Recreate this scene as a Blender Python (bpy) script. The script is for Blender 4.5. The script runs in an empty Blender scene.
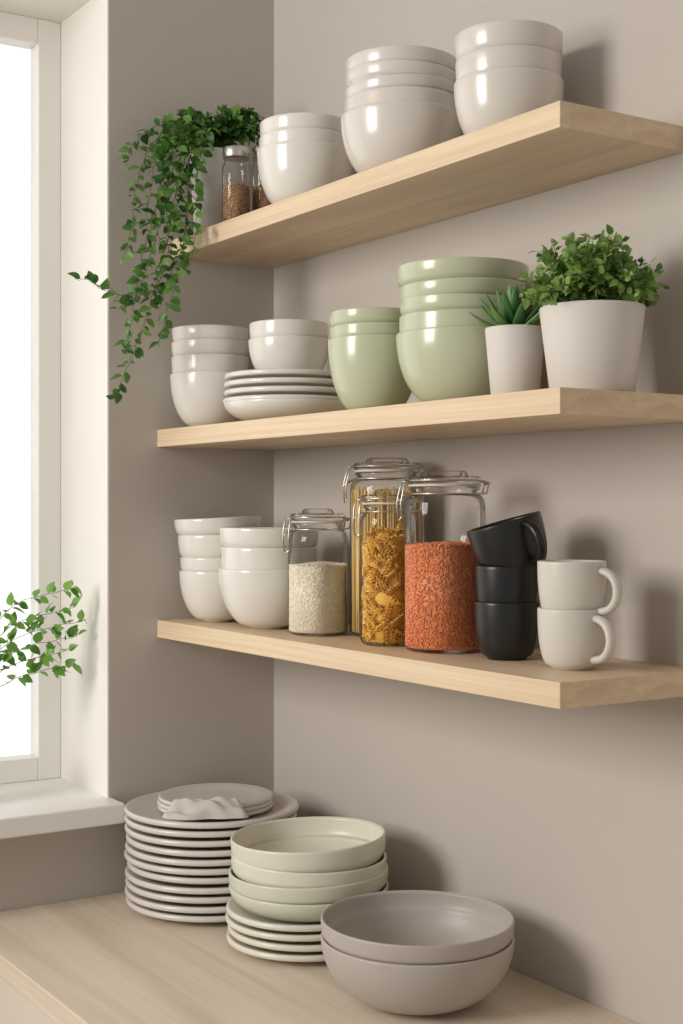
import bpy, math, random
import numpy as np
from mathutils import Vector, Matrix
random.seed(7); rng=np.random.default_rng(7)
scene=bpy.context.scene
COL=scene.collection
# ---------------------------------------------------------------- constants (metres, z=0 at eye level)
WX=1.541; LY=2.64; SN=1.405
Z_TOP=0.557; Z_MID=0.16; Z_BOT=-0.234; Z_CNT=-0.785; Z_FLOOR=-1.69
FWD=Vector((0.545,0.838,0)).normalized(); RGT=Vector((0.838,-0.545,0)).normalized()
# ---------------------------------------------------------------- materials
def new_mat(name):
    m=bpy.data.materials.new(name); m.use_nodes=True
    nt=m.node_tree; b=nt.nodes['Principled BSDF']; return m,nt,b
def srgb(r,g,b):
    f=lambda c:(c/255/12.92) if c/255<=0.04045 else ((c/255+0.055)/1.055)**2.4
    return (f(r),f(g),f(b),1)
def simple(name,col,rough=0.5,bump=0.0,bscale=200,var=0.03,coat=0,metal=0,vscale=6):
    m,nt,b=new_mat(name); N=nt.nodes; L=nt.links
    b.inputs['Roughness'].default_value=rough; b.inputs['Metallic'].default_value=metal
    b.inputs['Coat Weight'].default_value=coat; b.inputs['Coat Roughness'].default_value=0.12
    tc=N.new('ShaderNodeTexCoord'); n=N.new('ShaderNodeTexNoise'); n.inputs['Scale'].default_value=vscale
    n.inputs['Detail'].default_value=4
    L.new(tc.outputs['Object'],n.inputs['Vector'])
    mx=N.new('ShaderNodeMix'); mx.data_type='RGBA'
    c=Vector(col[:3]); mx.inputs[6].default_value=(*(c*(1-var)),1); mx.inputs[7].default_value=(*(c*(1+var)),1)
    L.new(n.outputs['Fac'],mx.inputs[0]); L.new(mx.outputs[2],b.inputs['Base Color'])
    if bump>0:
        n2=N.new('ShaderNodeTexNoise'); n2.inputs['Scale'].default_value=bscale; n2.inputs['Detail'].default_value=3
        L.new(tc.outputs['Object'],n2.inputs['Vector'])
        bp=N.new('ShaderNodeBump'); bp.inputs['Strength'].default_value=bump; bp.inputs['Distance'].default_value=0.002
        L.new(n2.outputs['Fac'],bp.inputs['Height']); L.new(bp.outputs['Normal'],b.inputs['Normal'])
    return m
def wood(name,dark,light,rough=0.5,stretch=(30,1.2,30),ring=0.35):
    m,nt,b=new_mat(name); N=nt.nodes; L=nt.links
    b.inputs['Roughness'].default_value=rough
    tc=N.new('ShaderNodeTexCoord'); mp=N.new('ShaderNodeMapping'); mp.inputs['Scale'].default_value=stretch
    L.new(tc.outputs['Object'],mp.inputs['Vector'])
    n=N.new('ShaderNodeTexNoise'); n.inputs['Scale'].default_value=1.0; n.inputs['Detail'].default_value=6; n.inputs['Distortion'].default_value=0.6
    L.new(mp.outputs[0],n.inputs['Vector'])
    mp2=N.new('ShaderNodeMapping'); mp2.inputs['Scale'].default_value=tuple(s*9 if s>5 else s*3 for s in stretch)
    L.new(tc.outputs['Object'],mp2.inputs['Vector'])
    n2=N.new('ShaderNodeTexNoise'); n2.inputs['Scale'].default_value=1.0; n2.inputs['Detail'].default_value=3
    L.new(mp2.outputs[0],n2.inputs['Vector'])
    ad=N.new('ShaderNodeMath'); ad.operation='MULTIPLY_ADD'; ad.inputs[1].default_value=ring
    L.new(n2.outputs['Fac'],ad.inputs[0]); 
    ms=N.new('ShaderNodeMath'); ms.operation='MULTIPLY'; ms.inputs[1].default_value=1-ring
    L.new(n.outputs['Fac'],ms.inputs[0]); L.new(ms.outputs[0],ad.inputs[2])
    cr=N.new('ShaderNodeValToRGB'); cr.color_ramp.elements[0].position=0.36; cr.color_ramp.elements[1].position=0.62
    cr.color_ramp.elements[0].color=dark; cr.color_ramp.elements[1].color=light
    L.new(ad.outputs[0],cr.inputs[0]); L.new(cr.outputs[0],b.inputs['Base Color'])
    bp=N.new('ShaderNodeBump'); bp.inputs['Strength'].default_value=0.08; bp.inputs['Distance'].default_value=0.0006
    L.new(ad.outputs[0],bp.inputs['Height']); L.new(bp.outputs['Normal'],b.inputs['Normal'])
    return m
def island(name,c1,c2,rough=0.5,transl=0.0):
    m,nt,b=new_mat(name); N=nt.nodes; L=nt.links
    g=N.new('ShaderNodeNewGeometry'); mx=N.new('ShaderNodeMix'); mx.data_type='RGBA'
    mx.inputs[6].default_value=c1; mx.inputs[7].default_value=c2
    L.new(g.outputs['Random Per Island'],mx.inputs[0]); L.new(mx.outputs[2],b.inputs['Base Color'])
    b.inputs['Roughness'].default_value=rough
    if transl>0:
        out=N['Material Output']; t=N.new('ShaderNodeBsdfTranslucent'); L.new(mx.outputs[2],t.inputs['Color'])
        ms=N.new('ShaderNodeMixShader'); ms.inputs[0].default_value=transl
        L.new(b.outputs[0],ms.inputs[1]); L.new(t.outputs[0],ms.inputs[2]); L.new(ms.outputs[0],out.inputs['Surface'])
    return m
def thin_glass(name,tint=(0.985,0.99,0.985,1),blend=0.13,gain=0.8):
    m=bpy.data.materials.new(name); m.use_nodes=True; nt=m.node_tree; N=nt.nodes; L=nt.links
    N.remove(N['Principled BSDF']); out=N['Material Output']
    t=N.new('ShaderNodeBsdfTransparent'); t.inputs[0].default_value=tint
    g=N.new('ShaderNodeBsdfGlossy'); g.inputs['Roughness'].default_value=0.04
    lw=N.new('ShaderNodeLayerWeight'); lw.inputs[0].default_value=blend
    mu=N.new('ShaderNodeMath'); mu.operation='MULTIPLY_ADD'; mu.inputs[1].default_value=gain; mu.inputs[2].default_value=0.025
    L.new(lw.outputs['Fresnel'],mu.inputs[0])
    ms=N.new('ShaderNodeMixShader'); L.new(mu.outputs[0],ms.inputs[0]); L.new(t.outputs[0],ms.inputs[1]); L.new(g.outputs[0],ms.inputs[2])
    L.new(ms.outputs[0],out.inputs['Surface']); return m

M_wall=simple('plaster_greige',srgb(192,184,176),0.85,0.15,60,0.02)
M_reveal=simple('paint_white',srgb(234,230,224),0.7,0.05,60,0.01)
M_trim=simple('trim_white',srgb(240,238,234),0.45,0,60,0.01)
M_oak=wood('oak_shelf',srgb(206,180,147),srgb(228,206,175),0.45,(18,1.2,60))
M_counter=wood('pale_counter_wood',srgb(206,190,170),srgb(226,212,194),0.45,(14,0.9,14),0.3)
M_floor=wood('floor_wood',srgb(150,120,90),srgb(180,150,118),0.5)
M_cab=simple('cabinet_paint',srgb(222,214,202),0.5)
M_white=simple('ceramic_white',srgb(228,224,217),0.2,0.02,90,0.015,coat=0.35)
M_warm=simple('ceramic_warm_grey',srgb(216,210,203),0.22,0.02,90,0.015,coat=0.35)
M_green=simple('ceramic_sage',srgb(192,197,170),0.22,0.02,90,0.02,coat=0.35)
M_palegreen=simple('ceramic_pale_sage',srgb(207,208,190),0.35,0.02,90,0.02,coat=0.2)
M_cream=simple('ceramic_cream',srgb(220,216,202),0.35,0.02,90,0.02,coat=0.2)
M_plate=simple('ceramic_plate',srgb(212,206,199),0.32,0.03,90,0.02,coat=0.2)
M_grey=simple('stoneware_grey',srgb(178,170,164),0.42,0.05,150,0.02)
M_black=simple('stoneware_black',srgb(27,27,28),0.33,0.05,200,0.05)
M_mug=simple('stoneware_cream',srgb(210,204,195),0.4,0.05,200,0.02)
M_pot=simple('pot_matte_white',srgb(214,208,202),0.6,0.05,150,0.02)
M_soil=simple('potting_soil',srgb(60,45,34),0.95,0.8,120,0.3,vscale=80)
M_glass=thin_glass('jar_glass')
M_pane=thin_glass('window_glass',(1,1,1,1),0.05,0.3)
M_steel=simple('steel_wire',srgb(205,203,198),0.32,metal=1.0)
M_seal=simple('rubber_seal',srgb(214,206,196),0.5)
M_rice=island('rice_grain',srgb(238,228,206),srgb(250,243,228),0.5)
M_lentil=island('red_lentil',srgb(214,122,74),srgb(240,160,108),0.5)
M_spag=island('spaghetti_dry',srgb(236,198,120),srgb(250,222,154),0.45)
M_fus=island('fusilli_dry',srgb(238,180,68),srgb(250,208,106),0.45)
M_spice=island('spice',srgb(150,110,80),srgb(196,160,122),0.7)
M_leaf=island('leaf_green',srgb(84,142,52),srgb(142,188,88),0.45,0.35)
M_ivy=island('ivy_leaf',srgb(50,98,40),srgb(108,152,68),0.42,0.28)
M_box=island('boxwood_leaf',srgb(78,122,50),srgb(152,182,96),0.45,0.28)
M_succ=island('succulent_leaf',srgb(66,110,56),srgb(110,152,86),0.4,0.1)
M_stem=simple('stem_green',srgb(82,96,48),0.6)
M_cloth=simple('linen_grey',srgb(204,197,190),0.95,0.25,900,0.04)
# ---------------------------------------------------------------- mesh helpers
def link(o,parent=None):
    COL.objects.link(o)
    if parent: o.parent=parent
    return o
def mesh_obj(name,v,f,mat,parent=None,loc=(0,0,0),smooth=True,rot=None):
    me=bpy.data.meshes.new(name); me.from_pydata([tuple(map(float,p)) for p in v],[],[tuple(int(i) for i in q) for q in f]); me.update()
    if smooth: me.polygons.foreach_set('use_smooth',[True]*len(me.polygons))
    me.materials.append(mat)
    o=bpy.data.objects.new(name,me); o.location=loc
    if rot is not None: o.rotation_mode='QUATERNION'; o.rotation_quaternion=rot
    return link(o,parent)
def empty(name,loc):
    e=bpy.data.objects.new(name,None); e.empty_display_size=0.05; e.location=loc; return link(e)
def lathe(prof,seg=80):
    v=[];f=[];rings=[]
    for r,z in prof:
        if r<1e-6: rings.append([len(v)]); v.append((0,0,z))
        else:
            rings.append(list(range(len(v),len(v)+seg)))
            for i in range(seg):
                a=2*math.pi*i/seg; v.append((r*math.cos(a),r*math.sin(a),z))
    for a,b in zip(rings[:-1],rings[1:]):
        for i in range(seg):
            j=(i+1)%seg
            if len(a)==1 and len(b)==1: continue
            if len(a)==1: f.append((a[0],b[j],b[i]))
            elif len(b)==1: f.append((a[i],a[j],b[0]))
            else: f.append((a[i],a[j],b[j],b[i]))
    return v,f
def tube(pts,r,seg=8,flat=1.0,closed=False):
    pts=[Vector(p) for p in pts]; n=len(pts); v=[];f=[]
    rr=r if isinstance(r,(list,tuple)) else [r]*n
    t0=(pts[1]-pts[0]).normalized(); up=Vector((0,0,1)) if abs(t0.z)<0.9 else Vector((1,0,0))
    nrm=(up-t0*up.dot(t0)).normalized()
    for i,p in enumerate(pts):
        if closed: t=(pts[(i+1)%n]-pts[i-1]).normalized()
        else: t=(pts[min(i+1,n-1)]-pts[max(i-1,0)]).normalized()
        nrm=(nrm-t*nrm.dot(t)).normalized(); b=t.cross(nrm)
        for k in range(seg):
            a=2*math.pi*k/seg
            v.append(p+nrm*math.cos(a)*rr[i]+b*math.sin(a)*rr[i]*flat)
    for i in range(n if closed else n-1):
        j=(i+1)%n
        for k in range(seg):
            l=(k+1)%seg; f.append((i*seg+k,i*seg+l,j*seg+l,j*seg+k))
    if not closed:
        f.append(tuple(reversed(range(seg)))); f.append(tuple((n-1)*seg+k for k in range(seg)))
    return v,f
def join(parts):
    V=[];F=[]
    for v,f in parts:
        o=len(V); V+=[tuple(p) for p in v]; F+=[tuple(i+o for i in q) for q in f]
    return V,F
def xform(part,M):
    v,f=part; return [M@Vector(p) for p in v],f
def scatter(base,mats):
    bv=np.array([tuple(p) for p in base[0]]); bv=np.hstack([bv,np.ones((len(bv),1))]); V=[];F=[];n=len(bv)
    for i,m in enumerate(mats):
        V.append((np.array(m)@bv.T).T[:,:3]); F+=[tuple(k+i*n for k in q) for q in base[1]]
    return np.vstack(V),F
def box(name,x0,x1,y0,y1,z0,z1,mat,parent=None,bev=0.0):
    v=[(x,y,z) for x in(x0,x1) for y in(y0,y1) for z in(z0,z1)]
    c=Vector(((x0+x1)/2,(y0+y1)/2,(z0+z1)/2))
    f=[(0,1,3,2),(4,6,7,5),(0,4,5,1),(2,3,7,6),(0,2,6,4),(1,5,7,3)]
    o=mesh_obj(name,[Vector(p)-c for p in v],f,mat,parent,c,smooth=False)
    if bev>0:
        m=o.modifiers.new('bevel','BEVEL'); m.width=bev; m.segments=3
    return o
# ---------------------------------------------------------------- room
box('wall_right',WX,WX+0.15,-0.9,2.95,Z_FLOOR,1.9,M_wall)
wf=empty('wall_far',(1.3,2.8,0))
def wbox(n,*a,**k):
    o=box(n,*a,**k); o.parent=wf; o.location-=wf.location; return o
XR=1.154
wbox('pier',XR,WX,LY,2.95,Z_FLOOR,1.9,M_wall)
wbox('below_window',-1.6,XR,LY,2.95,Z_FLOOR,-0.63,M_wall)
wbox('above_window',-1.6,XR,LY,2.95,1.06,1.9,M_wall)
wbox('left_of_window',-1.6,-0.25,LY,2.95,-0.63,1.06,M_wall)
wbox('reveal_lining',XR-0.003,XR,LY+0.001,2.95,-0.59,1.06,M_reveal)
wbox('head_lining',-0.25,XR,LY+0.001,2.95,1.055,1.06,M_reveal)
box('floor',-1.6,WX,-0.9,2.64,Z_FLOOR-0.05,Z_FLOOR,M_floor)
box('trim_1',-0.27,XR+0.006,LY-0.067,2.90,-0.63,-0.59,M_trim,bev=0.004)   # window sill
win=empty('window_1',(0.45,2.92,0.23))
def wp(n,*a):
    o=box(n,*a,bev=0.003); o.parent=win; o.location-=win.location
wp('frame_right',XR-0.055,XR-0.003,2.89,2.94,-0.59,1.055,M_trim)
wp('frame_left',-0.25,-0.19,2.89,2.94,-0.59,1.055,M_trim)
wp('frame_top',-0.19,XR-0.055,2.89,2.94,1.0,1.055,M_trim)
wp('frame_bottom',-0.19,XR-0.055,2.89,2.94,-0.59,-0.54,M_trim)
wp('mullion',0.43,0.48,2.895,2.935,-0.54,1.0,M_trim)
wp('pane',-0.19,XR-0.055,2.912,2.918,-0.54,1.0,M_pane)
# shelves
G=0.0006
box('wooden_shelf',1.295,WX-G,1.443,LY-G,Z_TOP-0.037,Z_TOP,M_oak,bev=0.0015)
box('wooden_shelf',1.261,WX-G,SN,LY-G,Z_MID-0.036,Z_MID,M_oak,bev=0.0015)
box('wooden_shelf',1.261,WX-G,SN,LY-G,Z_BOT-0.036,Z_BOT,M_oak,bev=0.0015)
ct=box('countertop',0.835,WX-G,-0.9,LY-G,Z_CNT-0.04,Z_CNT,M_counter,bev=0.003)
cab=empty('base_cabinet',(1.2,0.9,-1.2))
def cb(n,*a):
    o=box(n,*a,bev=0.002); o.parent=cab; o.location-=cab.location
cb('carcass',0.88,WX-0.01,-0.88,LY-0.01,Z_FLOOR+0.1,Z_CNT-0.041,M_cab)
cb('kickboard',0.93,WX-0.01,-0.88,LY-0.01,Z_FLOOR+.0005,Z_FLOOR+0.1,M_cab)
for i in range(6):
    cb(f'door_panel_{i+1}',0.862,0.88,-0.88+i*0.584,-0.88+i*0.584+0.581,Z_FLOOR+0.11,Z_CNT-0.043,M_cab)
# ---------------------------------------------------------------- tableware
T=0.0045
def rim(r,h,t):
    c=r-t/2; return [(c+math.cos(a)*t/2,h-t/2+math.sin(a)*t/2) for a in (0,0.6,1.2,math.pi/2,1.95,2.55,math.pi)]
def base_bowl(r,h,foot=None,p=2.0,t=T):
    foot=foot or r*0.38
    pr=[(0,0.004),(foot-0.006,0.004),(foot-0.003,0.0),(foot-0.001,0.0),(foot+0.001,0.003)]
    hh=h-t/2
    for i in range(1,25):
        s=i/24
        pr.append((foot+0.001+(r-foot-0.001)*(1-(1-s)**p)**(1/p),0.003+(hh-0.003)*s))
    pr+=rim(r,h,t)[1:]
    for i in range(24,-1,-1):
        s=i/24
        R=foot+(r-foot)*(1-(1-s)**p)**(1/p)-t
        pr.append((max(R*(1 if s>0 else 0.9),0.001),0.008+(hh-0.008)*s))
    pr.append((0,0.008)); return pr
def nest_bowl(rl,b,r,depth,t=T):
    rn=rl-t-0.0012; pr=[(0,-depth)]
    for i in range(1,14):
        s=i/13; pr.append((rn*math.sin(s*math.pi/2),-depth*math.cos(s*math.pi/2)))
    hh=b-t/2
    for i in range(1,11):
        s=i/10; pr.append((rn+(r-rn)*(1-(1-s)**2.2)**(1/2.2),hh*s))
    pr+=rim(r,b,t)[1:]
    for i in range(10,-1,-1):
        s=i/10; pr.append((rn+(r-rn)*(1-(1-s)**2.2)**(1/2.2)-t,hh*s))
    for i in range(12,0,-1):
        s=i/13; pr.append((max(rn*math.sin(s*math.pi/2)-t,0.0005),-depth*math.cos(s*math.pi/2)+t))
    pr.append((0,-depth+t)); return pr
def bowl_stack(name,x,y,z,radii,tops,mat,tilts=None,p=2.0,foot=None,part='bowl',t=T,seg=80):
    e=empty(name,(x,y,z)); mats=mat if isinstance(mat,list) else [mat]*len(radii)
    v,f=lathe(base_bowl(radii[0],tops[0],foot,p,t),seg); mesh_obj(part+'_1',v,f,mats[0],e)
    dep=tops[0]*0.6
    for i in range(1,len(radii)):
        b=tops[i]-tops[i-1]
        v,f=lathe(nest_bowl(radii[i-1],b,radii[i],dep,t),seg)
        tl=(tilts or {}).get(i,(0,0))
        q=(Matrix.Rotation(math.radians(tl[0]),3,FWD)@Matrix.Rotation(math.radians(tl[1]),3,RGT)).to_quaternion()
        mesh_obj(f'{part}_{i+1}',v,f,mats[i],e,(0,0,tops[i-1]+abs(tl[0])*0.0004),rot=q)
        dep=(b+dep)*0.58
    return e
# top shelf
bowl_stack('bowl_stack',1.39,2.264,Z_TOP,[.091,.087,.086],[.116,.140,.168],M_white)
bowl_stack('bowl_stack',1.403,1.967,Z_TOP,[.105,.099,.098,.098,.097],[.114,.140,.160,.183,.208],M_warm,{2:(-1.6,0),3:(2.4,0),4:(.5,0)})
bowl_stack('bowl_stack',1.421,1.703,Z_TOP,[.086,.083,.085],[.109,.143,.181],M_warm,{1:(-1,0)})
# middle shelf
bowl_stack('bowl_stack',1.338,2.550,Z_MID,[.082,.079,.079,.078],[.111,.146,.176,.204],M_white,{2:(-1,0)})
bowl_stack('bowl_stack',1.37,2.003,Z_MID,[.080,.076,.077],[.130,.151,.176],M_green,{1:(-.8,0)})
bowl_stack('bowl_stack',1.402,1.797,Z_MID,[.107,.102,.102,.103,.108],[.120,.148,.171,.196,.227],M_green,{2:(1.5,0),3:(-1.3,0)})
# lower shelf
bowl_stack('bowl_stack',1.351,2.541,Z_BOT,[.079,.077,.081,.088],[.105,.132,.178,.211],M_white,{2:(-1.0,0),3:(-2.2,0)})
bowl_stack('bowl_stack',1.362,2.352,Z_BOT,[.097,.092,.096],[.116,.157,.193],M_white,{2:(1.2,0)})
def plate_prof(r,t=0.0045,h=0.02,foot=0.55,lip=0.0):
    pr=[(0,.004),(foot*r-.006,.004),(foot*r-.003,0),(foot*r,0),(foot*r+.003,.004),(.78*r,h*.40),(.92*r,h*.62-lip*.3)]
    zc=h-.004-lip/2; rc=.004+lip/2
    for a in (-1.2,-.6,0,.5,1.0,1.5,2.1): pr.append((r-rc*.8+rc*.8*math.cos(a),zc+rc*math.sin(a)))
    return pr+[(.90*r,h*.72+t),(.77*r,h*.42+t),(foot*r,.004+t),(0,.004+t)]
def plate_stack(name,x,y,z,radii,pitch,mat,h=0.02,part='plate',lip=0.0,z0=0.0,e=None,jit=.0015):
    e=e or empty(name,(x,y,z)); zz=z0
    for i,r in enumerate(radii):
        v,f=lathe(plate_prof(r,h=h,lip=lip),96)
        dx,dy=(rng.uniform(-jit,jit,2))
        mesh_obj(f'{part}_{i+1}',v,f,mat,e,(dx,dy,zz)); zz+=pitch
    return e,zz
# plates over a shallow bowl + bowl on middle shelf
e=empty('plate_stack',(1.396,2.333,Z_MID))
v,f=lathe(base_bowl(.126,.042,.055,1.9,.0045),96); mesh_obj('shallow_bowl',v,f,M_white,e)
e,zz=plate_stack('plate_stack',0,0,0,[.128,.127,.125,.123],.0160,M_white,h=.026,lip=.002,z0=.023,e=e)
ptop=zz-.0160+.0085
bowl_stack('serving_bowl',1.396,2.333,Z_MID+ptop+.0005,[.079,.077],[.084,.115],M_white)
# counter: plates
PX,PY=1.295,2.462
e,zz=plate_stack('plate_stack',PX,PY,Z_CNT,[.170,.170,.168,.170,.168,.171,.169,.170,.168,.170,.172],.0175,M_plate,h=.023,lip=.0035,jit=.003)
ptop=zz-.0175+.0085
e2,z2=plate_stack('side_plate_stack',PX+.008,PY,Z_CNT+ptop+.0005,[.114,.114,.113],.0085,M_plate,h=.016,lip=.0005)
# counter: sage bowls over plates
GX,GY=1.325,2.150
e,zz=plate_stack('plate_stack',GX-.004,GY,Z_CNT,[.143,.143,.142,.142],.0165,M_cream,h=.022,lip=.003,jit=.003)
gp=zz-.0165+.009
bowl_stack('salad_bowl_stack',GX+.003,GY,Z_CNT+gp+.0005,[.144,.144,.140,.140],[.048,.076,.101,.136],[M_palegreen,M_palegreen,M_cream,M_cream],{1:(-1.4,0),2:(1,0),3:(-2.2,0)},p=1.9,foot=.075,t=.005,seg=96)
# counter: big grey bowls
e=empty('mixing_bowl_pair',(1.318,1.805,Z_CNT))
v,f=lathe(base_bowl(.154,.104,.066,1.9,.005),112); mesh_obj('mixing_bowl_1',v,f,M_grey,e)
v,f=lathe(nest_bowl(.154,.029,.154,.085,.005),112); mesh_obj('mixing_bowl_2',v,f,M_grey,e,(0,0,.104))
# ---------------------------------------------------------------- mugs
def mug(r,h,ang,hr=1.0,th=.0052):
    body=lathe(base_bowl(r,h,r*.60,2.3,.0035),64)
    pts=[]
    for i in range(19):
        a=-math.pi/2+math.pi*i/18
        pts.append((r-.004+ (.031*hr)*max(0,math.cos(a))**.8, 0, h*.52+ .029*hr*math.sin(a)))
    pts[0]=(r*.9,0,h*.52-.030*hr); pts[-1]=(r-.003,0,h*.52+.030*hr)
    hd=tube(pts,th,10,1.4)
    M=Matrix.Rotation(ang,4,'Z')
    return join([body,xform(hd,M)])
aR=math.atan2(RGT.y,RGT.x)
e=empty('black_mug_stack',(1.391,1.671,Z_BOT))
v,f=mug(.050,.089,aR+math.pi*.62); mesh_obj('mug_1',v,f,M_black,e)
v,f=mug(.049,.089,aR+math.pi*.55); mesh_obj('mug_2',v,f,M_black,e,(0,0,.055))
v,f=mug(.059,.082,aR-math.pi*.36)
q=Matrix.Rotation(math.radians(-16),3,FWD).to_quaternion()
mesh_obj('mug_3',v,f,M_black,e,Vector((0,0,.133))+RGT*.017,rot=q)
e=empty('cream_mug_stack',(1.386,1.519,Z_BOT))
v,f=mug(.0495,.088,aR-.95,1,.006); mesh_obj('mug_1',v,f,M_mug,e)
v,f=mug(.0495,.088,aR-.75,1,.006); mesh_obj('mug_2',v,f,M_mug,e,(0,0,.068))
# ---------------------------------------------------------------- jars
def ico(sx,sy,sz,n=1):
    import bmesh
    bm=bmesh.new(); bmesh.ops.create_icosphere(bm,subdivisions=n,radius=1)
    v=[(p.co.x*sx,p.co.y*sy,p.co.z*sz) for p in bm.verts]; f=[tuple(x.index for x in q.verts) for q in bm.faces]; bm.free(); return v,f
def rndrot():
    q=rng.normal(size=4); q/=np.linalg.norm(q); 
    from mathutils import Quaternion
    return Quaternion(q).to_matrix().to_4x4()
def fill_grains(base,R,z0,z1,nside,ntop,jit=.001):
    mats=[]
    for i in range(nside):
        a=rng.uniform(0,2*math.pi); r=R-abs(rng.normal())*jit
        mats.append(Matrix.Translation((r*math.cos(a),r*math.sin(a),rng.uniform(z0,z1)))@rndrot())
    for i in range(ntop):
        a=rng.uniform(0,2*math.pi); r=R*math.sqrt(rng.uniform(0,1))
        mats.append(Matrix.Translation((r*math.cos(a),r*math.sin(a),z1+rng.normal()*jit+.002*math.sin(a*2)))@rndrot())
    return scatter(base,mats)
def core(R,z0,z1): return lathe([(0,z0),(R,z0),(R,z1),(0,z1)],40)
def clamp_jar(name,x,y,z,R,H,clasp_ang,content):
    e=empty(name,(x,y,z)); nk=R*.80; hb=H-.040
    pr=[(0,.002),(R-.012,.0003),(R-.004,.003),(R,.010)]
    sh=hb-.030
    pr+=[(R,sh)]
    for i in range(1,9):
        a=i/8*math.pi/2; pr.append((nk+(R-nk)*math.cos(a),sh+.022*math.sin(a)))
    pr+=[(nk,hb-.004),(nk+.004,hb-.001),(nk+.004,hb+.003),(nk,hb+.004),(nk-.003,hb+.004),(nk-.003,hb-.004)]
    v,f=lathe(pr,64); mesh_obj('glass_body',v,f,M_glass,e)
    zs=hb+.004
    v,f=lathe([(nk-.006,zs),(nk+.005,zs),(nk+.006,zs+.002),(nk+.005,zs+.004),(nk-.006,zs+.004),(nk-.006,zs)],64); mesh_obj('rubber_seal',v,f,M_seal,e)
    zl=zs+.004; lr=nk+.007
    v,f=lathe([(lr-.004,zl),(lr,zl+.002),(lr,zl+.010),(lr-.003,zl+.013),(lr-.008,zl+.013),(lr-.011,zl+.011),(lr-.02,zl+.012),(lr-.024,zl+.020),(lr-.028,zl+.022),(0,zl+.022)],64); mesh_obj('glass_lid',v,f,M_glass,e)
    parts=[]
    def ring(r,zz,w): return tube([(r*math.cos(2*math.pi*i/48),r*math.sin(2*math.pi*i/48),zz) for i in range(48)],w,6,closed=True)
    parts.append(ring(nk+.0055,hb-.008,.0013)); parts.append(ring(lr+.001,zl+.006,.0013))
    def P(a,r,zz): return (r*math.cos(a),r*math.sin(a),zz)
    c=clasp_ang; w=.16/ (R/.06)
    for s in(-1,1):
        a=c+s*w
        parts.append(tube([P(a,lr,zl+.006),P(a,lr+.010,zl+.004),P(a,lr+.014,zl-.010),P(a,R+.012,hb-.022),P(a,R+.010,hb-.045)],.0014,6))
        parts.append(tube([P(a,nk+.005,hb-.008),P(a,R+.004,hb-.014),P(a,R+.013,hb-.022)],.0014,6))
        b=c+math.pi+s*w
        parts.append(tube([P(b,nk+.005,hb-.008),P(b,lr+.010,hb-.006),P(b,lr+.014,zl+.003),P(b,lr,zl+.006)],.0016,6))
    parts.append(tube([P(c-w,R+.010,hb-.045),P(c,R+.011,hb-.051),P(c+w,R+.010,hb-.045)],.0016,6))
    parts.append(tube([P(c-w,lr+.010,zl+.004),P(c,lr+.012,zl+.005),P(c+w,lr+.010,zl+.004)],.0014,6))
    parts.append(tube([P(c+math.pi-w,lr+.014,zl+.001),P(c+math.pi,lr+.016,zl+.001),P(c+math.pi+w,lr+.014,zl+.001)],.0018,6))
    v,f=join(parts); mesh_obj('wire_clamp',v,f,M_steel,e)
    Ri=R-.002; kind,fh=content
    if kind=='rice':
        v,f=fill_grains(ico(.0009,.0009,.0027),Ri-.0014,.008,fh,7600,3000,.0005); mesh_obj('rice',v,f,M_rice,e)
        v,f=core(Ri-.0018,.0065,fh-.0005); mesh_obj('rice_core',v,f,M_rice,e)
    if kind=='lentil':
        v,f=fill_grains(ico(.0025,.0025,.0013),Ri-.002,.009,fh,6200,2200,.0008); mesh_obj('lentils',v,f,M_lentil,e)
        v,f=core(Ri-.003,.0065,fh-.001); mesh_obj('lentil_core',v,f,M_lentil,e)
    if kind=='spaghetti':
        parts=[]
        for i in range(380):
            r=(Ri-.0025)*math.sqrt(rng.uniform(.4,1)); a=rng.uniform(0,2*math.pi); a2=a+rng.normal()*.06
            p0=Vector(P(a,r,.008)); p1=Vector(P(a2,min(r+rng.normal()*.002,Ri-.002),fh+rng.normal()*.004))
            parts.append(tube([p0,p1],.0012,5))
        v,f=join(parts); mesh_obj('spaghetti',v,f,M_spag,e)
    if kind=='fusilli':
        bv=[];bf=[];n=22;Lh=.030
        for k in range(3):
            o=len(bv)
            for i in range(n):
                s=i/(n-1); a=s*2*math.pi*1.6+k*2*math.pi/3; zz=(s-.5)*Lh
                for rr,da in((.0006,0),(.0058,0),(.0058,.3),(.0006,1.1)):
                    bv.append((rr*math.cos(a+da),rr*math.sin(a+da),zz))
            for i in range(n-1):
                for j in range(4):
                    l=(j+1)%4; bf.append((o+i*4+j,o+i*4+l,o+(i+1)*4+l,o+(i+1)*4+j))
        mats=[]
        for i in range(330):
            a=rng.uniform(0,2*math.pi); r=(Ri-.007)*(1-abs(rng.normal())*.05) if i<270 else (Ri-.009)*math.sqrt(rng.uniform(0,1))
            zz=rng.uniform(.018,fh-.006) if i<270 else fh-.006+rng.normal()*.004
            M=Matrix.Translation(P(a,r,zz))@Matrix.Rotation(a,4,'Z')@Matrix.Rotation(rng.uniform(-1.5,1.5),4,'X')@Matrix.Rotation(rng.normal()*.1,4,'Y')@Matrix.Rotation(rng.uniform(0,6),4,'Z')
            mats.append(M)
        v,f=scatter((bv,bf),mats)
        v=np.array(v); rr=np.hypot(v[:,0],v[:,1]); s=np.minimum(1,(Ri-.0006)/np.maximum(rr,1e-6)); v[:,0]*=s; v[:,1]*=s; v[:,2]=np.maximum(v[:,2],.006)
        mesh_obj('fusilli',v,f,M_fus,e)
        v,f=core(Ri-.011,.0065,fh-.012); mesh_obj('fusilli_core',v,f,M_fus,e)
    return e
aL=math.atan2(-RGT.y,-RGT.x)
clamp_jar('rice_jar',1.366,2.180,Z_BOT,.055,.241,aL+.5,('rice',.128))
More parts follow.
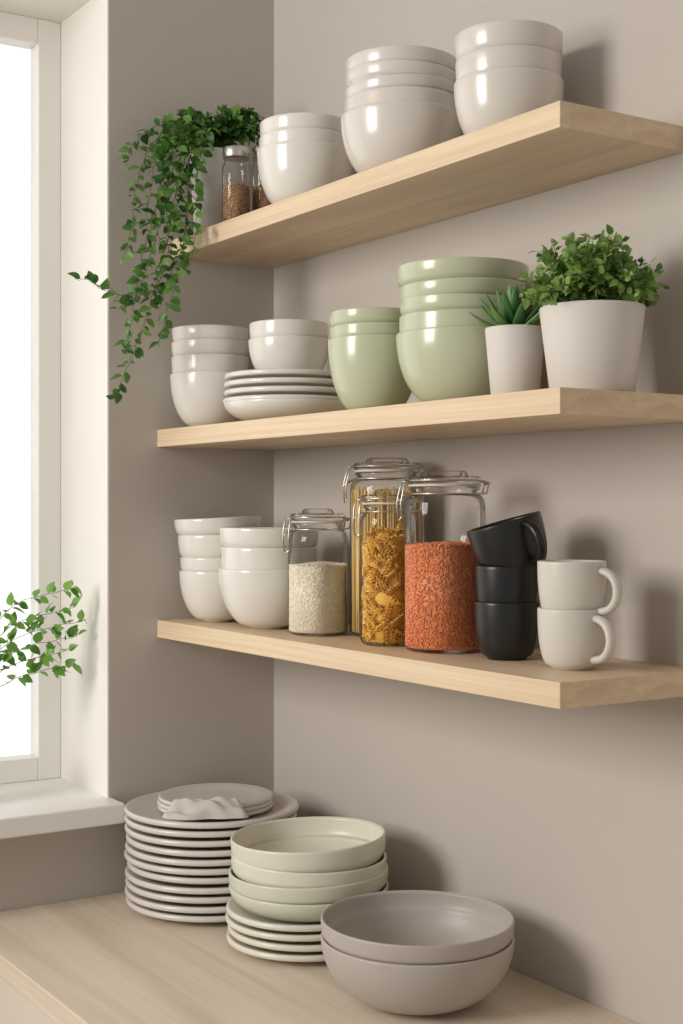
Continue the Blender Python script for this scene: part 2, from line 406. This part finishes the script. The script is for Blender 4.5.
clamp_jar('spaghetti_jar',1.457,2.088,Z_BOT,.068,.333,aL+.2,('spaghetti',.262))
clamp_jar('fusilli_jar',1.364,1.952,Z_BOT,.048,.274,aL+.4,('fusilli',.187))
clamp_jar('lentil_jar',1.386,1.823,Z_BOT,.0665,.303,aL+.25,('lentil',.172))
def spice_jar(x,y,z,R,H):
    e=empty('spice_jar',(x,y,z))
    pr=[(0,.001),(R-.004,.0003),(R,.004),(R,H*.72),(R*.97,H*.77),(R*.86,H*.81),(R*.86,H*.86)]
    v,f=lathe(pr,48); mesh_obj('glass_body',v,f,M_glass,e)
    v,f=lathe([(0,H*.865),(R*.93,H*.865),(R*.96,H*.875),(R*.96,H*.985),(R*.92,H),(0,H)],48); mesh_obj('metal_lid',v,f,M_steel,e)
    v,f=fill_grains(ico(.0014,.0014,.0022),R-.003,.007,H*.50,1500,500,.0007); mesh_obj('spice',v,f,M_spice,e)
    v,f=core(R-.0045,.0045,H*.50-.001); mesh_obj('spice_core',v,f,M_spice,e)
spice_jar(1.335,2.435,Z_TOP,.0280,.152); spice_jar(1.399,2.430,Z_TOP,.0275,.160)
# ---------------------------------------------------------------- plants
def pot(e,R,rb,H,rnd=.004):
    pr=[(0,.001),(rb-rnd,0.0003),(rb,rnd),(R,H-.002),(R-.001,H),(R-.004,H),(R-.005,H-.003),(R-.007,H-.014)]
    v,f=lathe(pr,64); mesh_obj('pot',v,f,M_pot,e)
    v,f=lathe([(0,H-.010),(R*.6,H-.012),(R-.0065,H-.013)],40); mesh_obj('soil',v,f,M_soil,e)
def leaf_mesh(L,W,fold=.25,curl=.25,point=.75):
    n=6; v=[];f=[]
    for i in range(n+1):
        s=i/n; w=W*.5*math.sin(math.pi*s**point)**.8 if 0<s<1 else 0.0003
        y=L*s; zc=-curl*L*s*s
        v+=[(-w,y,zc+fold*w),(0,y,zc),(w,y,zc+fold*w)]
    for i in range(n):
        a=i*3; f+=[(a,a+1,a+4,a+3),(a+1,a+2,a+5,a+4)]
    return v,f
def orient(p,d,up,roll=0,s=1):
    d=Vector(d).normalized(); up=Vector(up); x=d.cross(up)
    if x.length<1e-4: x=d.cross(Vector((1,0,0)))
    x.normalize(); z=x.cross(d)
    M=Matrix((( x.x,d.x,z.x,p[0]),(x.y,d.y,z.y,p[1]),(x.z,d.z,z.z,p[2]),(0,0,0,1)))
    return M@Matrix.Rotation(roll,4,'Y')@Matrix.Scale(s,4)
def catmull(pts,n=8):
    P=[Vector(p) for p in pts]; P=[P[0]*2-P[1]]+P+[P[-1]*2-P[-2]]; out=[]
    for i in range(1,len(P)-2):
        for k in range(n):
            t=k/n; a,b,c,d=P[i-1],P[i],P[i+1],P[i+2]
            out.append(.5*((2*b)+(c-a)*t+(2*a-5*b+4*c-d)*t*t+(3*b-a-3*c+d)*t**3))
    out.append(P[-2]); return out
def vine(pts,leaves,stems,step=.011,size=1.0,o=Vector((0,0,0)),r=.0011,start=0.0):
    c=[p-o for p in catmull(pts)]
    c=[p+Vector(rng.normal(size=3)*.0015) for p in c]
    stems.append(tube(c,[r*(1-.6*i/len(c)) for i in range(len(c))],5))
    acc=0;side=1;tot=0
    for a,b in zip(c[:-1],c[1:]):
        d=(b-a); ln=d.length; acc+=ln; tot+=ln
        while acc>step:
            acc-=step; side=-side
            if tot<start: continue
            t=d.normalized(); s=t.cross(Vector(rng.normal(size=3))).normalized()
            dr=(s*.9+t*.5+Vector((0,0,.1))).normalized()
            p=a+d*rng.uniform()
            leaves.append(orient(p+dr*.002,dr,(Vector((-.5,-.5,.9))+Vector(rng.normal(size=3))*.5),rng.normal()*.3,size*rng.uniform(.6,1.15)))
# trailing plant on top shelf
tp=Vector((1.349,2.555,Z_TOP)); e=empty('trailing_plant',tp)
pot(e,.050,.040,.170)
leaves=[];stems=[]
top=Vector((1.349,2.555,Z_TOP+.163))
V=lambda *a:[Vector(p) for p in a]
hang=[
 V(top,(1.30,2.52,.76),(1.262,2.50,.71),(1.235,2.50,.62),(1.215,2.50,.52),(1.19,2.50,.43),(1.16,2.50,.34),(1.13,2.50,.27),(1.105,2.50,.205)),
 V(top,(1.30,2.54,.77),(1.25,2.53,.73),(1.215,2.52,.65),(1.19,2.51,.57),(1.165,2.50,.49),(1.15,2.50,.42),(1.14,2.5,.36),(1.125,2.5,.30)),
 V(top,(1.31,2.53,.77),(1.27,2.50,.72),(1.25,2.48,.62),(1.24,2.48,.52),(1.22,2.48,.43),(1.20,2.48,.36),(1.185,2.48,.315)),
 V(top,(1.30,2.56,.78),(1.24,2.55,.76),(1.19,2.54,.70),(1.16,2.53,.62),(1.15,2.52,.55),(1.13,2.52,.48)),
 V(top,(1.30,2.54,.78),(1.245,2.53,.75),(1.22,2.53,.70),(1.23,2.53,.60),(1.225,2.52,.50),(1.20,2.52,.43),(1.14,2.52,.415),(1.09,2.52,.42),(1.06,2.52,.435),(1.035,2.52,.435)),
 V(top,(1.32,2.51,.765),(1.285,2.47,.72),(1.262,2.46,.66),(1.255,2.45,.58),(1.252,2.45,.52),(1.24,2.46,.46)),
 V(top,(1.31,2.55,.79),(1.26,2.56,.78),(1.21,2.56,.76),(1.17,2.56,.72),(1.15,2.55,.67)),
 V(top,(1.30,2.52,.78),(1.25,2.50,.745),(1.225,2.5,.66),(1.21,2.51,.58),(1.19,2.52,.5),(1.17,2.51,.45),(1.14,2.50,.405),(1.105,2.49,.38)),
 V(top,(1.31,2.52,.77),(1.268,2.50,.70),(1.262,2.50,.60),(1.25,2.50,.52),(1.225,2.5,.46),(1.205,2.5,.4)),
 V(top,(1.30,2.53,.78),(1.24,2.52,.74),(1.20,2.52,.68),(1.185,2.52,.60),(1.18,2.52,.54)),
 V(top,(1.31,2.52,.78),(1.27,2.51,.75),(1.245,2.50,.69),(1.235,2.50,.62),(1.24,2.49,.56)),
]
for h in hang: vine(h,leaves,stems,.0085,1.0,tp)
for i in range(50):   # crown
    a=rng.uniform(0,2*math.pi); R=rng.uniform(.04,.10)
    end=top+RGT*math.cos(a)*R*1.15+FWD*math.sin(a)*R*.42+Vector((0,0,rng.uniform(.02,.12)*(1.1-R*5)+.005))
    if math.cos(a)>.2: end.z=max(end.z,Z_TOP+.195)
    end.x=min(end.x,1.50); end.y=min(end.y,2.615)
    mid=(top+end)/2+Vector((0,0,.03)); vine([top,mid,end],leaves,stems,.0075,1.05,tp)
for i in range(16):
    a=rng.uniform(-.4,.4); end=top+RGT*(.05+.04*rng.uniform())+Vector((0,-rng.uniform(-.02,.03),rng.uniform(.045,.09)))
    end.y=min(end.y,2.615); vine([top,(top+end)/2+Vector((0,0,.03)),end],leaves,stems,.0075,1.0,tp)
v,f=scatter(leaf_mesh(.0235,.0158),leaves); v[:,1]=np.minimum(v[:,1],2.637-tp.y); mesh_obj('leaves',v,f,M_ivy,e)
v,f=join(stems); mesh_obj('vines',v,f,M_stem,e)
# boxwood-like herb
bp=Vector((1.39,1.481,Z_MID)); e=empty('potted_boxwood',bp); pot(e,.075,.060,.125)
leaves=[];stems=[]; c=Vector((0,0,.118))
for i in range(200):
    a=rng.uniform(0,2*math.pi); ph=math.acos(rng.uniform(.0,1)); R=rng.uniform(.72,1.12)
    end=c+Vector((math.sin(ph)*math.cos(a)*.100,math.sin(ph)*math.sin(a)*.092,math.cos(ph)*.100+.012))*R
    st=c+Vector((math.cos(a)*.03*rng.uniform(),math.sin(a)*.03*rng.uniform(),0))
    mid=(st+end)/2+Vector((0,0,.012)); vine([st,mid,end],leaves,stems,.0050,1.0)
v,f=scatter(leaf_mesh(.0145,.0092,.2,.2),leaves); mesh_obj('leaves',v,f,M_box,e)
v,f=join(stems); mesh_obj('stems',v,f,M_stem,e)
# succulent
sp=Vector((1.362,1.617,Z_MID)); e=empty('potted_succulent',sp); pot(e,.045,.036,.108)
parts=[]
def succ_leaf(L,W):
    n=9;v=[];f=[];k=8
    for i in range(n+1):
        s=i/n; w=W*.5*(math.sin(math.pi*(.18+.82*s)))**.7*(1 if s<1 else .0)+.0003; zc=.28*L*s*s
        for j in range(k):
            a=2*math.pi*j/k; v.append((w*math.cos(a),L*s,zc+w*.38*math.sin(a)))
    for i in range(n):
        for j in range(k):
            l=(j+1)%k; f.append((i*k+j,(i+1)*k+j,(i+1)*k+l,i*k+l))
    return v,f
for i in range(34):
    a=i*2.399; el=.15+1.25*(i/34); d=Vector((math.cos(a)*math.cos(el),math.sin(a)*math.cos(el),math.sin(el)))
    L=(.072-.012*(i/34))*rng.uniform(.85,1.12)
    parts.append(xform(succ_leaf(L,.0165),orient((0,0,.100+.006*(i/34)),d,(0,0,1))))
v,f=join(parts); mesh_obj('leaves',v,f,M_succ,e)
# plant on the window sill
wpn=Vector((0.86,2.72,-0.59)); e=empty('potted_herb',wpn); pot(e,.045,.036,.11)
leaves=[];stems=[]
for tgt in [(.245,-.02,.27),(.26,-.02,.33),(.245,-.03,.39),(.24,-.04,.43),(.26,-.03,.36),(.235,-.03,.30),(.10,.0,.30)]:
    vine([Vector((0,0,.1)),Vector((tgt[0]*.35,tgt[1]*.4,tgt[2]*.85)),Vector(tgt)],leaves,stems,.0085,1.25,start=.19)
v,f=scatter(leaf_mesh(.022,.015),leaves); mesh_obj('leaves',v,f,M_leaf,e)
v,f=join(stems); mesh_obj('stems',v,f,M_stem,e)
# ---------------------------------------------------------------- soft napkin lying over the plate edge
PT=Z_CNT+.0175*10+.023
side=Z_CNT+ptop+.0085*2+.016
def plate_h(rad):
    if rad<.117: return side+.001
    k=min(1,(rad-.117)/.03); k=k*k*(3-2*k); return side+.001+(PT-side)*k
nu,nv=120,46; v=[];f=[]
for i in range(nu+1):
    s=i/nu; wv=.029+.003*math.sin(8*s)+.0015*math.sin(19*s+1)
    e1=min(s,1-s)
    if e1<.12: wv*=.62+.38*math.sqrt(max(0,1-(1-e1/.12)**2))
    for j in range(nv+1):
        t=j/nv*2-1
        rad=.124+wv*t+.004*math.sin(6*s+1)
        ang=(s-.5)*1.16
        d=(-FWD)*math.cos(ang)+RGT*math.sin(ang)
        base=plate_h(rad)
        fold=.0048*(.5+.5*math.sin(6.5*t+2.4*math.sin(5*s+.5)))+.0040*(.5+.5*math.sin(13*s+2.2*t))+.0012*math.sin(26*s-5*t)
        edge=max(0,1-abs(t)**4)**.5*min(1,math.sqrt(e1/.07))
        v.append(Vector((PX,PY,0))+d*rad+Vector((0,0,base+.0008+max(0,fold+.0065)*edge)))
W1=nv+1
for i in range(nu):
    for j in range(nv):
        f.append((i*W1+j,(i+1)*W1+j,(i+1)*W1+j+1,i*W1+j+1))
o0=Vector((PX,PY,PT)); nap=mesh_obj('linen_napkin',[p-o0 for p in v],f,M_cloth,None,o0)
# ---------------------------------------------------------------- light
def area(name,loc,target,sx,sy,power,col):
    l=bpy.data.lights.new(name,'AREA'); l.shape='RECTANGLE'; l.size=sx; l.size_y=sy; l.energy=power; l.color=col
    o=bpy.data.objects.new(name,l); o.location=loc
    o.rotation_euler=(Vector(target)-Vector(loc)).to_track_quat('-Z','Y').to_euler(); link(o)
area('added_key_light',(-1.9,2.1,.75),(1.45,1.9,-.05),1.1,1.4,74,(1,.96,.90))  # added soft key light off to the left, away from the modelled window
w=bpy.data.worlds.new('World'); scene.world=w; w.use_nodes=True; nt=w.node_tree; N=nt.nodes; L=nt.links
bg=N['Background']; tc=N.new('ShaderNodeTexCoord'); sep=N.new('ShaderNodeSeparateXYZ'); cr=N.new('ShaderNodeValToRGB')
L.new(tc.outputs['Generated'],sep.inputs[0]); L.new(sep.outputs['Y'],cr.inputs[0])
cr.color_ramp.elements[0].position=.35; cr.color_ramp.elements[0].color=(.40,.385,.36,1)
cr.color_ramp.elements[1].position=.6; cr.color_ramp.elements[1].color=(1.3,1.27,1.22,1)
L.new(cr.outputs[0],bg.inputs['Color']); bg.inputs['Strength'].default_value=1.0
# ---------------------------------------------------------------- camera
cam=bpy.data.cameras.new('camera'); cam.sensor_fit='VERTICAL'; cam.sensor_height=24; cam.lens=24*1400/1024
cam.shift_y=-5/1024; cam.clip_start=.01
co=bpy.data.objects.new('camera',cam); co.rotation_euler=(math.pi/2,0,-math.atan2(.545,.838)); link(co); scene.camera=co
scene.view_settings.view_transform='Standard'; scene.view_settings.look='None'
